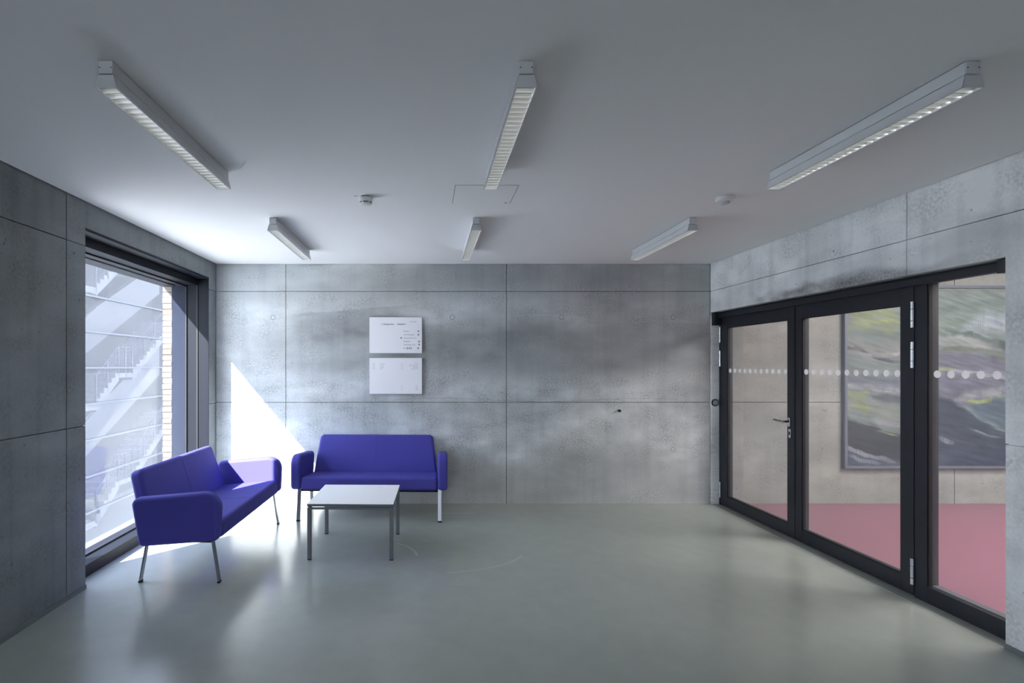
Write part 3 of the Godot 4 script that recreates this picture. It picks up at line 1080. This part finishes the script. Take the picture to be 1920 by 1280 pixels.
func make_sofa(called: String, label: String) -> Node3D:
	var t := thing(called, label, "sofa")
	var f: Material = M.fabric
	# seat: tilts back a little
	var seat := MB.new()
	seat.xf = Transform3D(Basis(Vector3.RIGHT, deg_to_rad(-5.0)), V(0, 0.315, 0.30))
	seat.box(V(-0.685, 0.0, -0.55), V(0.685, 0.128, 0.0), 0.028, 4)
	var sp := part(seat, "seat", f, t)
	var seam := MB.new()
	seam.xf = seat.xf
	seam.tube([V(0, 0.003, -0.001), V(0, 0.10, 0.0005), V(0, 0.121, -0.008), V(0, 0.1282, -0.03), V(0, 0.1282, -0.4)], 0.0013, 6)
	part(seam, "seam", f, sp)
	# backrest: leans back, narrower at the top
	var back := MB.new()
	var lean := Basis(Vector3.RIGHT, deg_to_rad(-17.0))
	back.xf = Transform3D(lean, V(0, 0.30, -0.285))
	var o := rounded([Vector2(-0.685, 0.0), Vector2(0.685, 0.0), Vector2(0.625, 0.487), Vector2(-0.625, 0.487)], [0.03, 0.03, 0.05, 0.05])
	back.slab(o, 0.095, 0.03, 5)
	var bp := part(back, "backrest", f, t)
	seam = MB.new()
	seam.xf = back.xf
	seam.tube([V(0, 0.13, 0.0955), V(0, 0.45, 0.0955), V(0, 0.475, 0.085), V(0, 0.4875, 0.065), V(0, 0.4875, 0.03)], 0.0013, 6)
	part(seam, "seam", f, bp)
	# arms: tilted blocks with a big round over the front
	for s in [-1, 1]:
		var arm := MB.new()
		# outline in (z, y); extruded along x
		var ao := rounded([Vector2(-0.265, 0.272), Vector2(0.302, 0.317), Vector2(0.315, 0.668), Vector2(-0.325, 0.612)], [0.04, 0.04, 0.115, 0.05], 8)
		arm.xf = Transform3D(Basis(V(0, 0, 1), V(0, 1, 0), V(-1, 0, 0)), V(0.785 if s > 0 else -0.687, 0, 0))
		arm.slab(ao, 0.098, 0.03, 5)
		part(arm, "armrest", f, t)
		# chrome flat-bar legs
		for e in [1, -1]:
			var lx: float = 0.708 * s
			var leg := MB.new()
			var top := V(lx, 0.33 if e > 0 else 0.29, 0.235 * e)
			var foot := V(lx, 0.012, 0.285 * e)
			var d := (foot - top).normalized()
			var bas := Basis(Vector3.RIGHT, -d, Vector3.RIGHT.cross(-d))
			leg.xf = Transform3D(bas, foot)
			leg.box(V(-0.0185, 0.0, -0.006), V(0.0185, (top - foot).length(), 0.006), 0.002)
			var lp := part(leg, "leg", M.chrome, t, "chrome flat-bar leg")
			part(bx(V(lx - 0.0195, 0.0, foot.z - 0.009), V(lx + 0.0195, 0.013, foot.z + 0.009), 0.002), "foot_pad", M.slot_black, lp)
	# the dark frame under the seat
	part(bx(V(-0.72, 0.288, -0.24), V(0.72, 0.306, 0.24), 0.003), "under_frame", M.slot_black, t)
	return t


func build_table() -> void:
	var t := thing("coffee_table", "square white coffee table with grey metal legs between the two sofas", "table", V(-0.6205, 0, -4.632), -0.02)
	var h := 0.347
	part(bx(V(-h, 0.428, -h), V(h, 0.449, h), 0.0015), "table_edge", M.table_edge, t)
	part(bx(V(-h + 0.0006, 0.4485, -h + 0.0006), V(h - 0.0006, 0.4502, h - 0.0006)), "tabletop", M.table_top, t)
	for q in [[-1, -1], [1, -1], [1, 1], [-1, 1]]:
		var c := V(q[0] * 0.33, 0, q[1] * 0.33)
		var leg := part(bx(c + V(-0.0155, 0.006, -0.0155), c + V(0.0155, 0.421, 0.0155), 0.003), "leg", M.table_steel, t)
		part(bx(c + V(-0.015, 0.0, -0.015), c + V(0.015, 0.008, 0.015), 0.001), "foot_pad", M.slot_black, leg)
		part(bx(c + V(-0.008, 0.42, -0.008), c + V(0.008, 0.429, 0.008)), "spacer", M.table_steel, leg)
	for q in [[-1, 0], [1, 0], [0, -1], [0, 1]]:
		var a := V(0.315 if q[0] == 0 else 0.008, 0, 0.315 if q[1] == 0 else 0.008)
		var c := V(q[0] * 0.333, 0, q[1] * 0.333)
		part(bx(c + V(-a.x, 0.403, -a.z), c + V(a.x, 0.421, a.z), 0.002), "rail", M.table_steel, t)


# ------------------------------------------------------------------ ceiling lamps
func build_lamps() -> void:
	var spots := [
		[-1.21, -2.006, "slim white louvred ceiling lamp of the front row, on the window side"],
		[0.366, -2.006, "slim white louvred ceiling lamp of the front row that overlaps the square ceiling hatch"],
		[2.04, -2.006, "slim white louvred ceiling lamp of the front row, along the glazed door wall"],
		[-1.202, -4.135, "slim white louvred ceiling lamp of the rear row, above the sofa by the window"],
		[0.367, -4.135, "slim white louvred ceiling lamp of the rear row, behind the square ceiling hatch"],
		[2.04, -4.135, "slim white louvred ceiling lamp of the rear row, behind the round motion sensor"],
	]
	var first: Node3D = null
	for q in spots:
		var o: Node3D
		if first == null:
			first = make_lamp()
			o = first
		else:
			o = first.duplicate()
			o.name = numbered("ceiling_lamp")
			add_child(o)
		o.position = V(q[0], H, q[1])
		o.set_meta("label", q[2])


func make_lamp() -> Node3D:
	var t := thing("ceiling_lamp", "", "ceiling lamp", Vector3.ZERO, 0.0, "louvred ceiling lamps")
	var L := 1.165
	var w := 0.026
	part(bx(V(-w, -0.050, -L + 0.006), V(w, -0.003, -0.006), 0.0015), "spine", M.lamp_white, t)
	part(bx(V(-w + 0.004, -0.003, -L + 0.01), V(w - 0.004, 0.0, -0.01)), "mounting_strip", M.slot_black, t)
	part(bx(V(-w + 0.007, -0.0555, -L + 0.02), V(w - 0.007, -0.050, -0.02)), "gasket", M.dark_gap, t)
	for e in 2:
		var z := -0.006 if e == 0 else -L
		var cap := part(bx(V(-w - 0.0005, -0.0505, z), V(w + 0.0005, -0.0025, z + 0.006), 0.002), "end_cap", M.lamp_white, t)
		if e == 0:
			for sx in [-1, 1]:
				var b := MB.new()
				b.xf = Transform3D(Basis(Vector3.RIGHT, PI / 2), V(sx * 0.0215, -0.027, 0.0))
				b.lathe([Vector2(0.0001, 0.0008), Vector2(0.0022, 0.0008), Vector2(0.0024, 0.0)], 8)
				part(b, "screw", M.slot_black, cap)
	# housing: two flared sides, a roof and two end plates
	var sec := [Vector2(0.031, -0.0555), Vector2(0.033, -0.066), Vector2(0.038, -0.084), Vector2(0.0415, -0.099), Vector2(0.0415, -0.102)]
	for s in [-1.0, 1.0]:
		var o := PackedVector2Array()
		for p in sec:
			o.append(Vector2(p.x * s, p.y))
		for i in range(sec.size() - 1, -1, -1):
			o.append(Vector2((sec[i].x - 0.002) * s, sec[i].y))
		var b := MB.new()
		b.xf = Transform3D(Basis(), V(0, 0, -L))
		b.slab(o, L)
		part(b, "housing_side", M.lamp_white, t)
		# bright reflector behind each side
		var r := PackedVector2Array()
		var prof := [Vector2(0.012, -0.060), Vector2(0.024, -0.066), Vector2(0.031, -0.080), Vector2(0.0365, -0.1)]
		for p in prof:
			r.append(Vector2(p.x * s, p.y))
		for i in range(prof.size() - 1, -1, -1):
			r.append(Vector2((prof[i].x + 0.001) * s, prof[i].y + 0.0012))
		b = MB.new()
		b.xf = Transform3D(Basis(), V(0, 0, -L + 0.004))
		b.slab(r, L - 0.008)
		part(b, "reflector", M.mirror, t)
		part(bx(V(minf(s * 0.036, s * 0.0415), -0.1025, -L + 0.002), V(maxf(s * 0.036, s * 0.0415), -0.101, -0.002)), "lip", M.lamp_white, t)
	part(bx(V(-0.031, -0.0575, -L + 0.001), V(0.031, -0.0553, -0.001)), "housing_roof", M.lamp_white, t)
	for z in [-0.003, -L]:
		var o := PackedVector2Array()
		for p in sec:
			o.append(p)
		for i in range(sec.size() - 1, -1, -1):
			o.append(Vector2(-sec[i].x, sec[i].y))
		var b := MB.new()
		b.xf = Transform3D(Basis(), V(0, 0, z))
		b.slab(o, 0.003)
		part(b, "end_plate", M.lamp_white, t)
	part(MB.new().tube([V(0, -0.072, -L + 0.02), V(0, -0.072, -0.02)], 0.008, 12), "fluorescent_tube", M.tube_glass, t)
	# cross blades: wedges, thin at the bottom
	var blade := MB.new()
	var bo := PackedVector2Array([Vector2(-0.0085, -0.083), Vector2(0.0085, -0.083), Vector2(0.0048, -0.087), Vector2(0.0022, -0.0935), Vector2(0.0008, -0.1015), Vector2(-0.0008, -0.1015), Vector2(-0.0022, -0.0935), Vector2(-0.0048, -0.087)])
	blade.xf = Transform3D(Basis(V(0, 0, 1), V(0, 1, 0), V(-1, 0, 0)), V(0.0355, 0, 0))
	blade.slab(bo, 0.071)
	var bm := blade.done()
	for k in 27:
		var o := part(bm, "louvre_blade", M.louvre, t)
		o.position.z = -0.042 - k * (L - 0.084) / 26.0
	return t


# ------------------------------------------------------------------ signs, sensors, hatch
func words(parent: Node3D, s: String, x: float, y: float, z: float, em: float, m: Material, align := HORIZONTAL_ALIGNMENT_LEFT, bold := false) -> void:
	var t := TextMesh.new()
	var f := SystemFont.new()
	f.font_names = PackedStringArray(["Droid Sans"])
	if bold:
		f.font_weight = 700
	t.font = f
	t.font_size = 32
	t.pixel_size = em / 32.0
	t.depth = 0.0008
	t.text = s
	t.horizontal_alignment = align
	t.vertical_alignment = VERTICAL_ALIGNMENT_CENTER
	var o := part(t, "lettering", m, parent)
	o.position = V(x, y, z)


func arrow(parent: Node3D, x: float, y: float, z: float, turn: float) -> void:
	var b := MB.new()
	b.xf = Transform3D(Basis(Vector3.BACK, turn), V(x, y, z))
	b.slab(PackedVector2Array([Vector2(-0.008, -0.009), Vector2(0.011, 0.0), Vector2(-0.008, 0.009)]), 0.0008)
	part(b, "arrow_mark", M.ink, parent)


func plate(called: String, label: String, x0: float, x1: float, y0: float, y1: float) -> Node3D:
	var t := thing(called, label, "sign", V((x0 + x1) / 2, (y0 + y1) / 2, BACK), 0.0, "wall signs")
	var hw := (x1 - x0) / 2
	var hh := (y1 - y0) / 2
	part(bx(V(-hw + 0.03, -hh + 0.03, 0.0), V(hw - 0.03, hh - 0.03, 0.012)), "mounting_plate", M.slot_black, t)
	part(bx(V(-hw, -hh, 0.012), V(hw, hh, 0.024), 0.001), "panel", M.sign_plate, t)
	var rim := MB.new()
	for q in [[-hw - 0.003, -hh - 0.003, -hw, hh + 0.003], [hw, -hh - 0.003, hw + 0.003, hh + 0.003], [-hw, -hh - 0.003, hw, -hh], [-hw, hh, hw, hh + 0.003]]:
		rim.box(V(q[0], q[1], 0.008), V(q[2], q[3], 0.0235))
	part(rim, "rim", M.sign_edge, t)
	return t


func build_small_things() -> void:
	var z := 0.024
	# the upper sign: 0.589 x 0.403
	var a := plate("directory_sign", "upper white wall sign with a bold heading and black direction arrows", -0.664, -0.075, 1.696, 2.099)
	var cx := -0.3695
	var cy := 1.8975
	# place by distance from the plate's upper left corner
	var L := -0.2945
	var T := 0.2015
	words(a, "1", L + 0.128, T - 0.078, z, 0.021, M.ink, HORIZONTAL_ALIGNMENT_LEFT, true)
	words(a, "Obergeschoss", L + 0.152, T - 0.078, z, 0.0185, M.ink, HORIZONTAL_ALIGNMENT_LEFT, true)
	words(a, "Gebäude 7", L + 0.312, T - 0.078, z, 0.0195, M.ink, HORIZONTAL_ALIGNMENT_LEFT, true)
	words(a, "Universität", L + 0.452, T - 0.05, z, 0.016, M.ink_pale)
	var rows := [["Museum", 0.156], ["Veranstaltungen", 0.195], ["Seminarräume A-D", 0.233], ["Bibliothek", 0.271], ["Verwaltung, Foyer", 0.308], ["WC", 0.347]]
	for r in rows:
		words(a, r[0], L + 0.384, T - r[1], z, 0.0165, M.ink_soft)
	arrow(a, L + 0.552, T - 0.156, z, 0.0)
	arrow(a, L + 0.552, T - 0.195, z, 0.0)
	arrow(a, L + 0.359, T - 0.231, z, 0.0)
	arrow(a, L + 0.559, T - 0.271, z, 0.6)
	arrow(a, L + 0.559, T - 0.307, z, -0.6)
	arrow(a, L + 0.547, T - 0.345, z, PI / 2)
	for k in 3:   # small pictograms beside the WC line
		var px := L + 0.424 + k * 0.022
		var b := MB.new()
		b.box(V(px - 0.004, T - 0.357, z), V(px + 0.004, T - 0.341, z + 0.0008))
		b.box(V(px - 0.002, T - 0.34, z), V(px + 0.002, T - 0.335, z + 0.0008))
		part(b, "pictogram", M.ink, a)
	# the lower sign: pale columns of small print
	var l := plate("room_sign", "lower white wall sign with pale columns of small print", -0.664, -0.075, 1.239, 1.642)
	var room := ["1.001", "1.002", "1.003", "1.004"]
	for k in 4:
		var y := T - 0.063 - k * 0.0195
		words(l, room[k], L + 0.034, y, z, 0.0115, M.ink_pale)
		words(l, ["Sekretariat", "Seminar", "Werkstatt", "Archiv"][k], L + 0.118, y, z, 0.0115, M.ink_pale)
		words(l, ["1.1%d" % k, "1.2%d" % k, "1.3%d" % k, "1.4%d" % k][k], L + 0.352, y, z, 0.0115, M.ink_pale)
		words(l, ["Studio", "Besprechungsraum", "Bibliothek", "Lager, Technik"][k], L + 0.545, y, z, 0.0115, M.ink_pale, HORIZONTAL_ALIGNMENT_RIGHT)
	for k in 3:
		var y := T - 0.315 - k * 0.0195
		words(l, "1.5%d" % k, L + 0.352, y, z, 0.0115, M.ink_pale)
		words(l, ["Büro", "Büro", "Büro"][k], L + 0.545, y, z, 0.0115, M.ink_pale, HORIZONTAL_ALIGNMENT_RIGHT)

	# smoke detector
	var d := thing("smoke_detector", "round white smoke detector with black slots on the ceiling", "smoke detector", V(-0.427, H, -3.64))
	part(MB.new().lathe([Vector2(0.036, 0.0), Vector2(0.036, -0.006)], 28), "base_gap", M.slot_black, d)
	part(MB.new().lathe([Vector2(0.03, -0.006), Vector2(0.046, -0.006), Vector2(0.047, -0.010), Vector2(0.0455, -0.034), Vector2(0.043, -0.036), Vector2(0.0001, -0.036)], 32), "body", M.sensor_white, d)
	part(MB.new().lathe([Vector2(0.040, -0.036), Vector2(0.040, -0.042)], 28), "slot_ring", M.slot_black, d, "black air slot")
	for k in 6:
		var an := TAU * k / 6.0 + 0.15
		var b := MB.new()
		b.xf = Transform3D(Basis(Vector3.UP, an), V(0, 0, 0))
		b.box(V(0.037, -0.043, -0.004), V(0.0425, -0.035, 0.004))
		part(b, "slot_rib", M.sensor_white, d)
	part(MB.new().lathe([Vector2(0.042, -0.042), Vector2(0.041, -0.046), Vector2(0.034, -0.052), Vector2(0.02, -0.055), Vector2(0.0001, -0.056)], 32), "cap", M.sensor_white, d)
	var st := MB.new()
	st.box(V(-0.075, -0.001, 0.02), V(-0.052, 0.0, 0.036))
	part(st, "number_tag", mat("b4bac3", 0.7), d)

	# motion sensor
	var m := thing("motion_sensor", "shallow round white motion sensor with a domed lens on the ceiling", "motion sensor", V(2.01, H, -3.64))
	part(MB.new().lathe([Vector2(0.055, 0.0), Vector2(0.058, -0.003), Vector2(0.058, -0.024), Vector2(0.054, -0.030), Vector2(0.034, -0.033), Vector2(0.0001, -0.033)], 36), "body", M.sensor_white, m)
	part(MB.new().lathe([Vector2(0.034, -0.032), Vector2(0.032, -0.042), Vector2(0.022, -0.050), Vector2(0.0001, -0.054)], 28), "lens", mat("c4c6ca", 0.3), m)

	# access hatch
	var hx := thing("ceiling_hatch", "square flush white access hatch in the ceiling with a small lock", "hatch", V(0.371, H, -3.587))
	var gap := MB.new()
	for q in [[-0.203, -0.193, 0.203, -0.190], [-0.203, 0.190, 0.203, 0.193], [-0.203, -0.193, -0.200, 0.193], [0.200, -0.193, 0.203, 0.193]]:
		gap.box(V(q[0], -0.0006, q[1]), V(q[2], 0.0, q[3]))
	part(gap, "gap_line", mat("5d636c", 0.8), hx)
	part(bx(V(-0.199, -0.002, -0.189), V(0.199, 0.0, 0.189), 0.0008), "hatch_panel", M.plaster, hx)
	part(bx(V(0.158, -0.003, -0.182), V(0.182, -0.002, -0.166), 0.0004), "lock", mat("9aa1ab", 0.5), hx)

	# door stop on the back wall and the holder by the door
	var k := thing("wall_stop", "small black round door stop on the back wall, low between two formwork joints", "door stop", V(2.138, 1.05, BACK))
	var kb := MB.new()
	kb.xf = Transform3D(Basis(Vector3.RIGHT, PI / 2), Vector3.ZERO)
	kb.lathe([Vector2(0.009, 0.0), Vector2(0.009, 0.03)], 16)
	part(kb, "stem", M.slot_black, k)
	kb = MB.new()
	kb.xf = Transform3D(Basis(Vector3.RIGHT, PI / 2), Vector3.ZERO)
	kb.lathe([Vector2(0.014, 0.026), Vector2(0.016, 0.03), Vector2(0.016, 0.05), Vector2(0.012, 0.055), Vector2(0.0001, 0.055)], 20)
	part(kb, "buffer", M.rubber, k)
	var u := thing("door_holder", "round steel door holder on the narrow reveal beside the glazed door", "door holder", V(3.222, 1.14, BACK + 0.012))
	kb = MB.new()
	kb.xf = Transform3D(Basis(Vector3.RIGHT, PI / 2), Vector3.ZERO)
	kb.lathe([Vector2(0.04, 0.0), Vector2(0.04, 0.012), Vector2(0.034, 0.014), Vector2(0.034, 0.006), Vector2(0.0001, 0.006)], 24)
	part(kb, "ring", M.rubber, u)
	kb = MB.new()
	kb.xf = Transform3D(Basis(Vector3.RIGHT, PI / 2), Vector3.ZERO)
	kb.lathe([Vector2(0.03, 0.006), Vector2(0.03, 0.016), Vector2(0.026, 0.018), Vector2(0.0001, 0.018)], 24)
	part(kb, "plate", mat("a3a8ae", 0.4), u)
